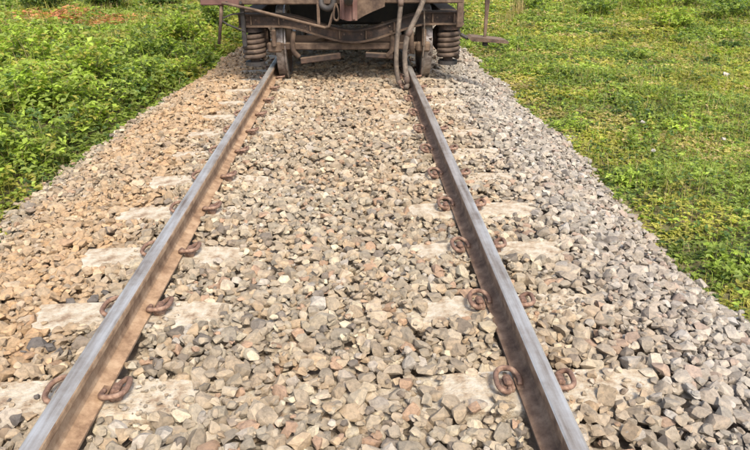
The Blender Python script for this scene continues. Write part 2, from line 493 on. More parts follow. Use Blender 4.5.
SX, SY, SZ, SA, SB, SC, SR, STOP = [], [], [], [], [], [], [], []
def drop(ntry, ylo, yhi, smin, smax, tol, xlim=2.6):
    cx = rng.uniform(-xlim, xlim, ntry); cy = rng.uniform(ylo, yhi, ntry)
    sz = smin + (smax - smin) * rng.beta(1.6, 2.4, ntry)
    e1 = rng.uniform(0.62, 0.95, ntry); e2 = rng.uniform(0.42, 0.75, ntry)
    az = rng.uniform(0, math.pi, ntry); ti = rng.normal(0, 0.2, (ntry, 2)); uu = rng.random(ntry)
    eL = edge_half(-1, cy); eR = edge_half(1, cy)
    for i in range(ntry):
        x, y, a = cx[i], cy[i], sz[i] * 0.5
        b, c = a * e1[i], a * e2[i]
        if x < -eL[i] + (uu[i] - .5) * .3 - (.35 * (uu[i] > .93)) or x > eR[i] + (uu[i] - .5) * .3 + (.35 * (uu[i] > .93)): continue
        dr = abs(abs(x) - RX)
        if dr < 0.0685 + b * 0.75: continue
        ix = int((x - HX0) / RES); iy = int((y - HY0) / RES)
        k = max(2, int(a / RES))
        if ix - k < 0 or iy - k < 0 or ix + k + 1 > HW or iy + k + 1 > HH: continue
        if bare[ix, iy] and uu[i] > (0.07 if sz[i] > 0.06 else 0.26): continue
        # clip area
        sub = hf[ix - k:ix + k + 1, iy - k:iy + k + 1]
        h0 = sub.mean()
        if h0 > T[ix, iy] - tol: continue
        ca, sa = math.cos(az[i]), math.sin(az[i])
        dx = GX[ix - k:ix + k + 1, iy - k:iy + k + 1] - x; dy = GY[ix - k:ix + k + 1, iy - k:iy + k + 1] - y
        q = ((dx * ca + dy * sa) / a) ** 2 + ((-dx * sa + dy * ca) / b) ** 2
        ins = q < 1
        if not ins.any(): continue
        hs = sub[ins]
        z = 0.55 * hs.mean() + 0.45 * hs.max() + c * 0.62
        if z + c > T[ix, iy] + 0.042: continue
        sub[ins] = np.maximum(hs, z + c * 0.95 * np.sqrt(1 - q[ins]))
        SX.append(x); SY.append(y); SZ.append(z); SA.append(a); SB.append(b); SC.append(c); SR.append((ti[i, 0], ti[i, 1], az[i]))
drop(32000, 1.15, 9.2, 0.052, 0.105, 0.026)
drop(38000, 1.15, 9.2, 0.034, 0.066, 0.012)
drop(30000, 1.15, 6.0, 0.02, 0.042, 0.008)
drop(14000, 9.0, 16.8, 0.05, 0.10, 0.024)
bi = np.argwhere(bare)                    # grit lying on the bare concrete
for i in rng.choice(len(bi), 2600):
    x, y = HX0 + bi[i][0] * RES, HY0 + bi[i][1] * RES
    if abs(abs(x) - RX) < 0.09 or y > 7: continue
    a = 0.004 + 0.012 * rng.random() ** 2
    SX.append(x); SY.append(y); SZ.append(0.001 + a * 0.4); SA.append(a); SB.append(a * 0.8); SC.append(a * 0.6); SR.append((0.2, 0.1, rng.uniform(0, 3)))
SX, SY, SZ, SA, SB, SC, SR = map(np.array, (SX, SY, SZ, SA, SB, SC, SR))
NS = len(SX)
COLS = palette(SX, SY, NS)

def eul(r):   # (n,3,3) from tilt x, tilt y, spin z
    cx, sx = np.cos(r[:, 0]), np.sin(r[:, 0]); cy, sy = np.cos(r[:, 1]), np.sin(r[:, 1]); cz, sz = np.cos(r[:, 2]), np.sin(r[:, 2])
    o = np.zeros_like(cx); l = o + 1
    A = np.stack([np.stack([l, o, o], -1), np.stack([o, cx, -sx], -1), np.stack([o, sx, cx], -1)], 1)
    B = np.stack([np.stack([cy, o, sy], -1), np.stack([o, l, o], -1), np.stack([-sy, o, cy], -1)], 1)
    C = np.stack([np.stack([cz, -sz, o], -1), np.stack([sz, cz, o], -1), np.stack([o, o, l], -1)], 1)
    return C @ B @ A

def mesh_np(name, V, F, C=None, smooth=False):
    me = bpy.data.meshes.new(name)
    k = F.shape[1]
    me.vertices.add(len(V)); me.vertices.foreach_set('co', V.astype(np.float32).ravel())
    me.loops.add(F.size); me.loops.foreach_set('vertex_index', F.astype(np.int32).ravel())
    me.polygons.add(len(F)); me.polygons.foreach_set('loop_start', (np.arange(len(F)) * k).astype(np.int32))
    me.polygons.foreach_set('loop_total', np.full(len(F), k, np.int32))
    if C is not None:
        at = me.attributes.new('Col', 'FLOAT_COLOR', 'POINT')
        at.data.foreach_set('color', np.concatenate([C, np.ones((len(C), 1))], 1).astype(np.float32).ravel())
    me.update(calc_edges=True)
    me.polygons.foreach_set('use_smooth', np.full(len(F), smooth, bool))
    return me

# which stones show largest: projected size, lying on top, inside the frame
fw = np.array([math.sin(YAW) * math.cos(PITCH), math.cos(YAW) * math.cos(PITCH), -math.sin(PITCH)])
rt = np.array([math.cos(YAW), -math.sin(YAW), 0.0]); upv = np.cross(rt, fw)
D = np.stack([SX, SY, SZ], 1) - np.array(CAM)
zc = D @ fw; pu = D @ rt / zc * FPX + 375; pv = 225 - D @ upv / zc * FPX
iX = ((SX - HX0) / RES).astype(int); iY = ((SY - HY0) / RES).astype(int)
ontop = hf[iX, iY] <= SZ + SC * 1.0
score = np.sqrt(SA * SB) / zc * ontop * ((pu > 6) & (pu < 744) & (pv > 6) & (pv < 444))
big = np.argsort(-score)[:300]
isbig = np.zeros(NS, bool); isbig[big] = True

Vs, Fs, Cs = [], [], []
off = 0
var_i = rng.integers(0, 40, NS)
RM = eul(SR)
for tier, lib in ((0, MID), (1, LOW)):
    for v in range(40):
        sel = np.where((var_i == v) & ~isbig & ((SY < 4.6) == (tier == 0)))[0]
        if len(sel) == 0: continue
        V0, F0 = lib[v]
        P = V0[None] * np.stack([SA[sel], SB[sel], SC[sel]], 1)[:, None, :]
        P = np.einsum('nij,nvj->nvi', RM[sel], P) + np.stack([SX[sel], SY[sel], SZ[sel]], 1)[:, None, :]
        nv = len(V0)
        Fv = F0[None] + (off + np.arange(len(sel)) * nv)[:, None, None]
        Vs.append(P.reshape(-1, 3)); Fs.append(Fv.reshape(-1, 3)); Cs.append(np.repeat(COLS[sel], nv, 0))
        off += nv * len(sel)
gm = mesh_np('ballast_gravel', np.concatenate(Vs), np.concatenate(Fs), np.concatenate(Cs))
go = link('ballast_gravel', gm, M_stone, bed)
tag(go, 'loose crushed stones of the ballast, grey, tan and orange with dust', None, kind='stuff')
BIGM = []
for i in range(24):
    me = bpy.data.meshes.new('ballast_stone')
    bmh = hull(700 + i, 10, 0, 0.04); bmh.to_mesh(me); bmh.free()
    me.materials.append(M_stone_o); BIGM.append(me)
for q, i in enumerate(big):
    o = link('ballast_stone', BIGM[q % 24], None, bed)
    o.location = (SX[i], SY[i], SZ[i]); o.scale = (SA[i], SB[i], SC[i])
    o.rotation_euler = Matrix(RM[i].tolist()).to_euler()
    o.color = (*COLS[i], 1)
print('stones', NS)

# ------------------------------------------------------------------ railway wagon, off the rails by a hand's width
W = empty('railway_wagon', (0.16, 7.6, 0.0))
tag(W, 'dirty brown railway wagon derailed on the track, wheels standing in the ballast beside the rails', 'wagon')
WX, WY = 0.16, 7.6
def wpart(name, bm, mat, smooth=False, parent=None, loc=None):
    o = from_bm(name, bm, mat, None, smooth)
    if parent is None:
        o.parent = W
        o.location = (-WX, -WY, 0) if loc is None else loc
    else:
        o.parent = parent
        o.location = (0, 0, 0)
    return o

# body above the frame
bm = bmesh.new(); add_box(bm, (0.16, 7.72, 2.22), (3.1, 0.06, 1.86), bev=0.01)
for k in range(5): add_box(bm, (0.16 - 1.4 + 0.7 * k, 7.665, 2.22), (0.09, 0.07, 1.84), bev=0.008)
wpart('end_wall', bm, M_red)
for s in (-1, 1):
    bm = bmesh.new(); add_box(bm, (0.16 + s * 1.53, 16.2, 2.22), (0.06, 16.9, 1.86), bev=0.01)
    for k in range(18): add_box(bm, (0.16 + s * 1.58, 8.0 + k * 0.96, 2.2), (0.06, 0.1, 1.8), bev=0.008)
    wpart('side_wall', bm, M_red)
bm = bmesh.new(); add_box(bm, (0.16, 16.2, 3.19), (3.2, 17.0, 0.08), bev=0.02); wpart('roof', bm, M_brown)
bm = bmesh.new(); add_box(bm, (0.16, 16.2, 1.22), (2.9, 16.6, 0.08))
for k in range(12): add_box(bm, (0.16, 8.6 + 1.4 * k, 1.11), (2.7, 0.12, 0.14))
for s in (-1, 1): add_box(bm, (0.16 + s * 0.35, 16.2, 1.08), (0.14, 16.4, 0.22))
wpart('underframe', bm, M_grime)
# buffer beam
bm = bmesh.new()
add_box(bm, (-0.53, 7.62, 1.09), (1.90, 0.10, 0.30), bev=0.012)
add_box(bm, (0.94, 7.62, 1.095), (1.02, 0.10, 0.29), bev=0.012)
add_box(bm, (0.42, 7.66, 1.11), (0.1, 0.06, 0.25))
add_box(bm, (-0.53, 7.70, 0.955), (1.90, 0.10, 0.024), bev=0.004)
add_box(bm, (0.94, 7.70, 0.965), (1.02, 0.10, 0.024), bev=0.004)
wpart('buffer_beam', bm, M_brown)
bm = bmesh.new(); add_box(bm, (-1.36, 7.585, 0.99), (0.44, 0.05, 0.11), bev=0.01); wpart('beam_end_plate', bm, M_red)
# bolts / brackets under the beam
bm = bmesh.new()
for x in (-1.28, -1.12): add_tube(bm, [(x, 7.55, 0.965), (x, 7.6, 0.965)], 0.018, 6)
wpart('bolt', bm, M_dark)
# draw gear
bm = bmesh.new()
add_prism_y(bm, [(0.02, 1.24), (0.02, 0.80), (0.10, 0.775), (0.215, 0.78), (0.215, 1.24)], 7.42, 7.9)
wpart('draft_gear_box', bm, M_red)
bm = bmesh.new()
add_prism_y(bm, [(0.217, 1.24), (0.217, 0.785), (0.30, 0.83), (0.40, 0.875), (0.53, 0.925), (0.53, 1.24)], 7.47, 7.9)
wpart('draft_gear_cheek', bm, M_brown)
for x in (0.055, 0.175):
    bm = bmesh.new(); add_box(bm, (x, 7.41, 1.0), (0.035, 0.03, 0.42), bev=0.006); wpart('rib', bm, M_red)
bm = bmesh.new(); add_tube(bm, spline([(0.12, 7.40, 1.0), (0.12, 7.30, 1.0), (0.12, 7.22, 1.03), (0.12, 7.17, 1.10), (0.12, 7.20, 1.17), (0.12, 7.27, 1.18)], 5), [0.05] * 16 + [0.04] * 6 + [0.025] * 4, 10); wpart('coupling_hook', bm, M_dark, True)
bm = bmesh.new(); add_tube(bm, spline([(-0.035, 7.5, 0.96), (-0.055, 7.5, 0.86), (-0.05, 7.5, 0.79), (-0.015, 7.5, 0.775), (0.005, 7.5, 0.82), (-0.005, 7.5, 0.9), (-0.03, 7.5, 0.96)], 5), 0.012, 8); wpart('shackle', bm, M_brown, True)
bm = bmesh.new(); add_tube(bm, spline([(-0.20, 7.6, 1.0), (-0.19, 7.56, 0.93), (-0.12, 7.53, 0.90), (-0.06, 7.52, 0.94), (-0.05, 7.53, 1.02)], 5), 0.035, 10); wpart('brake_cock', bm, M_dark, True)
# diagonal pull rod
bm = bmesh.new()
add_tube(bm, [(-1.33, 7.54, 0.965), (-1.0, 7.54, 0.895), (-0.22, 7.54, 0.70), (-0.16, 7.54, 0.688)], 0.017, 8)
add_tube(bm, [(-0.16, 7.54, 0.688), (-0.115, 7.54, 0.70), (-0.095, 7.54, 0.76), (-0.06, 7.54, 0.87)], 0.017, 8)
wpart('release_rod', bm, M_brown, True)
bm = bmesh.new(); add_box(bm, (-0.235, 7.565, 0.82), (0.036, 0.014, 0.30), bev=0.004); wpart('rod_hanger', bm, M_brown)
# headstock of the bogie: dips in the middle
HS = [(-1.20, 0.735), (-0.75, 0.735), (-0.55, 0.715), (-0.30, 0.645), (-0.05, 0.575), (0.16, 0.548), (0.38, 0.575), (0.62, 0.645), (0.86, 0.72), (1.06, 0.755), (1.50, 0.755)]
hp = [(p.x, p.z) for p in spline([(x, 0, z) for x, z in HS], 5)]
bm = bmesh.new(); add_prism_y(bm, [(x, z + 0.065) for x, z in hp] + [(x, z - 0.045) for x, z in hp[::-1]], 7.78, 7.90); hs = wpart('headstock', bm, M_grime)
bm = bmesh.new(); add_prism_y(bm, [(x, z - 0.047) for x, z in hp] + [(x, z - 0.068) for x, z in hp[::-1]], 7.74, 7.92); wpart('lower_flange', bm, M_brown, parent=hs)
bm = bmesh.new(); add_prism_y(bm, [(x, z + 0.085) for x, z in hp] + [(x, z + 0.067) for x, z in hp[::-1]], 7.75, 7.92); wpart('upper_flange', bm, M_grime, parent=hs)
# side frames of the bogie and axle boxes
for cx in (-1.06, 1.34):
    bm = bmesh.new()
    add_box(bm, (cx, 9.6, 0.76), (0.22, 3.3, 0.16), bev=0.01)
    add_box(bm, (cx, 9.6, 0.66), (0.20, 1.7, 0.10), bev=0.01)
    sf = wpart('bogie_side_frame', bm, M_grime)
    for yy in (8.28, 11.0):
        bm = bmesh.new(); add_box(bm, (cx, yy + 0.12, 0.45), (0.22, 0.26, 0.30), bev=0.03); add_tube(bm, [(cx - 0.13, yy + 0.12, 0.46), (cx + 0.13, yy + 0.12, 0.46)], 0.11, 16)
        wpart('axle_box', bm, M_grime)
bm = bmesh.new(); add_box(bm, (0.14, 9.75, 0.70), (2.3, 0.5, 0.42), bev=0.03); wpart('bolster_dark_block', bm, M_dark)  # dark block in the bolster's place, added to hide bright ballast behind
bm = bmesh.new(); add_box(bm, (0.14, 12.6, 0.72), (2.2, 0.6, 0.6), bev=0.03); wpart('underframe_dark_box', bm, M_dark)  # made-up equipment box, added to keep the space under the wagon dark
bm = bmesh.new(); add_box(bm, (0.14, 14.5, 0.7), (2.5, 1.2, 0.7), bev=0.03); wpart('rear_dark_box', bm, M_dark)  # another added box, darkens the gap farther back under the floor
# coil springs in front of the axle boxes
for cx, zb, zt_ in ((-1.055, 0.275, 0.585), (1.345, 0.285, 0.605)):
    bm = bmesh.new()
    turns, seg = 5.3, 20
    pts = []
    n = int(turns * seg)
    for k in range(n + 1):
        a = 2 * math.pi * k / seg
        pts.append((cx + 0.118 * math.cos(a), 7.90 + 0.118 * math.sin(a), zb + (zt_ - zb) * k / n))
    add_tube(bm, pts, 0.0285, 10)
    sp = wpart('coil_spring', bm, M_spring, True)
    bm = bmesh.new(); add_tube(bm, [(cx, 7.90, zt_ + 0.02), (cx, 7.90, zt_ + 0.09)], 0.135, 20); add_tube(bm, [(cx, 7.9, 0.25), (cx, 7.9, 0.7)], 0.06, 14); wpart('spring_seat', bm, M_grime, parent=sp)
    bm = bmesh.new(); add_tube(bm, [(cx, 7.90, 0.205), (cx, 7.90, 0.25)], 0.12, 18); wpart('lower_seat', bm, M_dark, parent=sp)
# wheels
RW = 0.4575
WZ = 0.425
for ya in (8.30, 11.1):
    bm = bmesh.new(); add_tube(bm, [(-0.95 + 0.177, ya, WZ), (0.95 + 0.177, ya, WZ)], 0.078, 20); wpart('axle', bm, M_wheel, True)
    for s in (-1, 1):
        bm = bmesh.new()
        add_lathe_x(bm, [(s * 0.80, 0.09), (s * 0.80, 0.17), (s * 0.865, 0.22), (s * 0.875, 0.38), (s * 0.842, 0.392), (s * 0.842, 0.4), (s * 0.962, 0.4), (s * 0.962, 0.385), (s * 0.91, 0.375), (s * 0.90, 0.22), (s * 0.97, 0.17), (s * 0.97, 0.09)], 40)
        wh = wpart('wheel', bm, M_wheel, True, loc=(0.177 - WX, ya - WY, WZ))
        wh.data.set_sharp_from_angle(angle=R(35))
        bm = bmesh.new()
        add_lathe_x(bm, [(s * 0.835, 0.392), (s * 0.835, 0.478), (s * 0.842, 0.486), (s * 0.852, 0.486), (s * 0.862, 0.476), (s * 0.875, 0.4625), (s * 0.962, RW - 0.004), (s * 0.966, RW - 0.01), (s * 0.966, 0.392)], 56)
        ty = wpart('tyre', bm, M_tyre, True, parent=wh)
        ty.data.set_sharp_from_angle(angle=R(40))
# brake gear in front of the leading wheelset
bm = bmesh.new(); add_box(bm, (0.09, 7.86, 0.435), (1.96, 0.09, 0.085), bev=0.012); bbm = wpart('brake_beam', bm, M_brown)
for x in (-0.79, 1.02):
    bm = bmesh.new(); add_box(bm, (x, 7.80, 0.43), (0.17, 0.07, 0.12), bev=0.02); add_box(bm, (x + 0.0, 7.76, 0.545), (0.05, 0.09, 0.20), bev=0.01); wpart('brake_head', bm, M_brown)
    bm = bmesh.new(); add_box(bm, (x + 0.09, 7.90, 0.42), (0.075, 0.10, 0.24), bev=0.02); wpart('brake_block', bm, M_grime)
for x, dx in ((-0.55, 1), (0.62, -1)):
    bm = bmesh.new(); add_tube(bm, spline([(x, 7.80, 0.62), (x - dx * 0.02, 7.79, 0.5), (x - dx * 0.015, 7.79, 0.39), (x + dx * 0.05, 7.80, 0.31)], 5), 0.03, 10); wpart('brake_hanger', bm, M_brown, True)
bm = bmesh.new(); add_box(bm, (-0.24, 7.81, 0.295), (0.5, 0.06, 0.075), rot=(0, R(-7), 0), bev=0.01); wpart('safety_strap', bm, M_grime)
bm = bmesh.new(); add_box(bm, (0.48, 7.81, 0.325), (0.34, 0.06, 0.065), rot=(0, R(3), 0), bev=0.01); wpart('safety_strap', bm, M_grime)
bm = bmesh.new(); add_box(bm, (0.53, 7.9, 0.68), (0.05, 0.06, 0.06), bev=0.01); wpart('headstock_lug', bm, M_brown)
# brake hoses hanging to the ballast
bm = bmesh.new(); add_tube(bm, spline([(0.715, 7.50, 1.12), (0.715, 7.50, 0.95), (0.695, 7.48, 0.75), (0.672, 7.46, 0.48), (0.672, 7.45, 0.25), (0.70, 7.44, 0.08), (0.735, 7.42, 0.045)], 6), 0.028, 12); wpart('brake_hose', bm, M_hose, True)
bm = bmesh.new(); add_tube(bm, spline([(1.00, 7.54, 1.14), (0.975, 7.52, 0.99), (0.89, 7.48, 0.80), (0.80, 7.44, 0.62), (0.765, 7.40, 0.42), (0.775, 7.37, 0.22), (0.80, 7.33, 0.07), (0.775, 7.25, 0.045)], 6), 0.030, 12); wpart('brake_hose', bm, M_hose, True)
for a_, b_ in (((0.715, 7.50, 1.00), (0.715, 7.50, 0.93)), ((0.704, 7.44, 0.085), (0.732, 7.422, 0.046)), ((0.785, 7.35, 0.15), (0.80, 7.33, 0.075)), ((0.83, 7.455, 0.675), (0.795, 7.437, 0.60))):
    bm = bmesh.new(); add_tube(bm, [a_, b_], 0.034, 12); wpart('hose_coupling', bm, M_wheel, True)
for x_, z_ in ((-1.05, .735), (-0.72, .735), (-0.35, .66), (0.0, .565), (0.32, .567), (0.66, .66), (1.12, .757), (1.38, .757)):
    bm = bmesh.new(); add_box(bm, (x_, 7.765, z_ + 0.01), (0.018, 0.028, 0.10), bev=0.003); wpart('gusset', bm, M_brown)
    for q_ in (-1, 1):
        bm = bmesh.new(); add_tube(bm, [(x_ + q_ * 0.055, 7.765, z_ + 0.015), (x_ + q_ * 0.055, 7.79, z_ + 0.015)], 0.012, 6); wpart('bolt', bm, M_spring)
bm = bmesh.new(); add_tube(bm, [(-0.30, 7.95, 0.47), (0.05, 8.6, 0.50)], 0.025, 8); wpart('brake_rod', bm, M_brown, True)
bm = bmesh.new(); add_tube(bm, [(0.86, 7.72, 0.62), (0.875, 7.72, 0.36)], 0.03, 10); wpart('brake_hanger', bm, M_brown, True)
bm = bmesh.new(); add_tube(bm, spline([(1.005, 7.7, 0.9), (1.015, 7.7, 0.7), (1.02, 7.72, 0.45), (1.01, 7.74, 0.3)], 5), 0.009, 6); wpart('chain_rod', bm, M_hose, True)
# right post, step and hanger
bm = bmesh.new(); add_box(bm, (1.42, 7.60, 0.87), (0.075, 0.05, 0.38), bev=0.008); wpart('corner_post', bm, M_brown)
bm = bmesh.new()
add_prism_y(bm, [(1.70, 1.22), (1.77, 1.22), (1.755, 0.80), (1.748, 0.55), (1.72, 0.55), (1.715, 0.80)], 7.60, 7.63)
add_box(bm, (1.63, 7.64, 1.2), (0.24, 0.05, 0.06))
wpart('step_hanger', bm, M_brown)
bm = bmesh.new(); add_prism_y(bm, [(1.52, 0.565), (1.56, 0.585), (1.95, 0.545), (2.0, 0.525), (1.99, 0.505), (1.56, 0.535)], 7.48, 7.74); st = wpart('step_plate', bm, M_brown)
bm = bmesh.new(); add_box(bm, (1.74, 7.6, 0.49), (0.06, 0.06, 0.05), bev=0.01); add_tube(bm, [(1.44, 7.6, 0.60), (1.53, 7.6, 0.55)], 0.02, 8); wpart('step_bracket', bm, M_dark, parent=st)
# left rod and wire
bm = bmesh.new(); add_tube(bm, [(-1.34, 7.60, 0.97), (-1.375, 7.60, 0.75), (-1.42, 7.60, 0.50)], [0.024, 0.02, 0.018], 8); wpart('step_rod', bm, M_brown, True)
bm = bmesh.new(); add_tube(bm, [(-1.10, 7.62, 0.85), (-1.25, 7.61, 0.83), (-1.352, 7.60, 0.79), (-1.36, 7.60, 0.765), (-1.30, 7.61, 0.72), (-1.10, 7.62, 0.635)], 0.011, 6); wpart('wire_loop', bm, M_dark, True)
bm = bmesh.new(); add_box(bm, (-1.135, 7.72, 0.70), (0.05, 0.06, 0.50), bev=0.008); wpart('corner_post', bm, M_dark)

# ------------------------------------------------------------------ vegetation
def frames(az, pit):
    d_ = np.stack([np.cos(az) * np.cos(pit), np.sin(az) * np.cos(pit), np.sin(pit)], -1)
    s_ = np.stack([-np.sin(az), np.cos(az), 0 * az], -1)
    n_ = np.cross(d_, s_)
    return d_, s_, n_
def leaves(P, L, Wd, az, pit, roll, C):
    d_, s_, n_ = frames(az, pit)
    s2 = s_ * np.cos(roll)[:, None] + n_ * np.sin(roll)[:, None]
    n2 = np.cross(d_, s2); n2 *= np.sign(n2[:, 2:3] + 1e-9)
    b = P; tip = P + d_ * L[:, None] - n2 * (0.12 * L)[:, None]
    m = P + d_ * (0.45 * L)[:, None]
    lf = m + s2 * (Wd / 2)[:, None] + n2 * (0.14 * Wd)[:, None]; rg = m - s2 * (Wd / 2)[:, None] + n2 * (0.14 * Wd)[:, None]
    V = np.stack([b, lf, tip, rg], 1).reshape(-1, 3)
    o = np.arange(len(P))[:, None] * 4
    F = np.concatenate([o + [0, 2, 1], o + [0, 3, 2]], 1).reshape(-1, 3)
    return V, F, np.repeat(C, 4, 0)
def blades(P, H, Wd, az, lean, C):
    ux = np.stack([np.cos(az), np.sin(az), 0 * az], -1); sx = np.stack([-np.sin(az), np.cos(az), 0 * az], -1)
    up = np.array([0, 0, 1.0])
    m = P + up * (0.6 * H)[:, None] + ux * (0.35 * lean * H)[:, None]
    tip = P + up * (H * (1 - 0.35 * lean))[:, None] + ux * (lean * H)[:, None]
    w = (Wd / 2)[:, None]
    V = np.stack([P - sx * w, P + sx * w, m + sx * w * 0.75, m - sx * w * 0.75, tip], 1).reshape(-1, 3)
    o = np.arange(len(P))[:, None] * 5
    F = np.concatenate([o + [0, 1, 2], o + [0, 2, 3], o + [3, 2, 4]], 1).reshape(-1, 3)
    return V, F, np.repeat(C, 5, 0)

G_YEL = np.array((0.34, 0.32, 0.06)); G_MID = np.array((0.21, 0.265, 0.05)); G_DRK = np.array((0.085, 0.14, 0.035)); G_LIM = np.array((0.28, 0.36, 0.05)); G_DRY = np.array((0.42, 0.32, 0.15)); G_RED = np.array((0.46, 0.20, 0.09))
def scatter(side, dens):
    """points of ground cover on one side of the line, thinner with distance"""
    out = []
    for y0, y1, k in ((1.5, 4, 1.0), (4, 6.5, 0.8), (6.5, 10, 0.5), (10, 15, 0.28), (15, 21, 0.16), (21, 30, 0.09)):
        xw = 0.68 * y1 + 1.2
        if xw < 2.2: continue
        n = int((xw - 2.0) * (y1 - y0) * dens * k)
        x = rng.uniform(2.0, xw, n); y = rng.uniform(y0, y1, n)
        ok = (x < 0.68 * y + 1.2)
        e = edge_half(side, y) - 0.04 + 0.18 * (N2(y, 9.0, 0.25) - 0.5)
        ok &= x > e + 0.16 * (N1(y, 5.0, 0.5) - 0.5) + rng.exponential(0.07, n) - 0.05 - rng.exponential(0.12, n) * (rng.random(n) < 0.12)
        out.append(np.stack([x[ok] * side, y[ok]], 1))
    return np.concatenate(out)
def far_scale(y):
    return 1.0 + np.clip((y - 4) / 9.0, 0, 2.2)
def height_field(side, x, y):
    ax = np.abs(x)
    e = edge_half(side, y)
    rise = np.clip((ax - e) / 0.55, 0.12, 1)
    if side < 0:
        h = 0.12 + 0.62 * np.clip(fbm(N4, x, y, 1.0) * 1.9 - 0.5, 0, 1) * np.clip((13 - y) / 6, 0.35, 1)
    else:
        h = 0.05 + 0.16 * np.clip(fbm(N4, x, y, 1.1) * 1.5 - 0.4, 0, 1) + 0.22 * np.clip((y - 12) / 6, 0, 1) * fbm(N3, x, y, 1.5)
    return h * rise
def cover_col(side, x, y, n, u):
    a = fbm(N1, x, y, 1.4); b = fbm(N3, x, y, 0.55); c = fbm(N2, x, y, 2.3)
    r_ = rng.random(n)
    col = np.where((a > 0.52)[:, None], G_YEL, G_MID)
    col = np.where((r_ < 0.20)[:, None], G_DRK, col)
    col = np.where((r_ > 0.86)[:, None], G_LIM, col)
    dry = np.clip((b - 0.5) * 2.3, 0, 0.7) if side > 0 else np.clip((c - 0.55) * 2.0, 0, 0.5) * np.clip((y - 6) / 4, 0.1, 1)
    col = np.where((rng.random(n) < dry)[:, None], G_DRY * 0.5 + G_YEL * 0.5, col)
    col = np.where((rng.random(n) < dry * 0.35)[:, None], G_DRY, col)
    if side < 0:
        red = np.exp(-(((x + 7.8) / 1.1) ** 2 + ((y - 17.0) / 1.5) ** 2)) + np.exp(-(((x + 6.0) / 0.6) ** 2 + ((y - 16.4) / 1.1) ** 2))
        col = np.where((rng.random(n) < red * 0.9)[:, None], G_RED, col)
    lump = 0.45 + 1.15 * fbm(N4, x + 40, y, 0.5 + 0.0 * x)
    return col * (lump * rng.uniform(0.75, 1.25, n))[:, None]
for side, nm in ((-1, 'left'), (1, 'right')):
    Vs, Fs, Cs, off = [], [], [], 0
    pts = scatter(side, 1300 if side > 0 else 760)
    n = len(pts); x, y = pts[:, 0], pts[:, 1]
    fs = far_scale(y)
    hfz = height_field(side, x, y)
    u = rng.random(n) ** 0.6
    z0 = np.maximum(gz(x, y), np.where(np.abs(x) < 2.75, bz(x, y) - 0.085, -9)) + hfz * u
    col = cover_col(side, x, y, n, u)
    # three leaflets on every stalk
    base_az = rng.uniform(0, 2 * math.pi, n)
    Ls = rng.uniform(0.020, 0.042, n) * fs * (1.7 if side < 0 else 1.1)
    for k in range(3):
        az = base_az + (k - 1) * 1.35 + rng.normal(0, 0.2, n)
        pit = rng.normal(0.1, 0.28, n)
        V, F, C = leaves(np.stack([x, y, z0], 1), Ls, Ls * rng.uniform(0.45, 0.75, n), az, pit, rng.normal(0, 0.28, n), col * rng.uniform(0.85, 1.15, (n, 1)))
        Vs.append(V); Fs.append(F + off); Cs.append(C); off += len(V)
    o = link('ground_cover', mesh_np('ground_cover', np.concatenate(Vs), np.concatenate(Fs), np.concatenate(Cs)), M_leaf)
    tag(o, ('thick green weeds and creepers left of the track' if side < 0 else 'low green and yellowish creepers right of the track'), 'weeds', kind='stuff')
    nb = int(n * 0.75)
    Vs, Fs, Cs, off = [], [], [], 0
    pts = scatter(side, 760)
    n = len(pts); x, y = pts[:, 0], pts[:, 1]
    fs = far_scale(y)
    gm_ = fbm(N2, x, y, 1.7)
    keepm = rng.random(n) < np.clip((gm_ - 0.30) * 2.6, 0.12, 1)
    x, y, fs = x[keepm], y[keepm], fs[keepm]; n = len(x)
    z0 = np.maximum(gz(x, y), np.where(np.abs(x) < 2.75, bz(x, y) - 0.085, -9))
    hh = height_field(side, x, y)
    H = (0.05 + hh * 1.0) * rng.uniform(0.6, 1.5, n) * (0.8 + 0.2 * fs)
    col = np.where((rng.random(n) < 0.25)[:, None], G_DRY, np.where((rng.random(n) < 0.5)[:, None], G_YEL, G_LIM * 0.9)) * rng.uniform(0.65, 1.2, (n, 1))
    V, F, C = blades(np.stack([x, y, z0], 1), H, rng.uniform(0.003, 0.006, n) * fs, rng.uniform(0, 6.28, n), rng.uniform(0.1, 0.9, n), col)
    o = link('grass', mesh_np('grass', V, F, C), M_leaf)
    tag(o, ('grass blades and straw among the weeds left of the track' if side < 0 else 'grass blades and straw in the turf right of the track'), 'grass', kind='stuff')

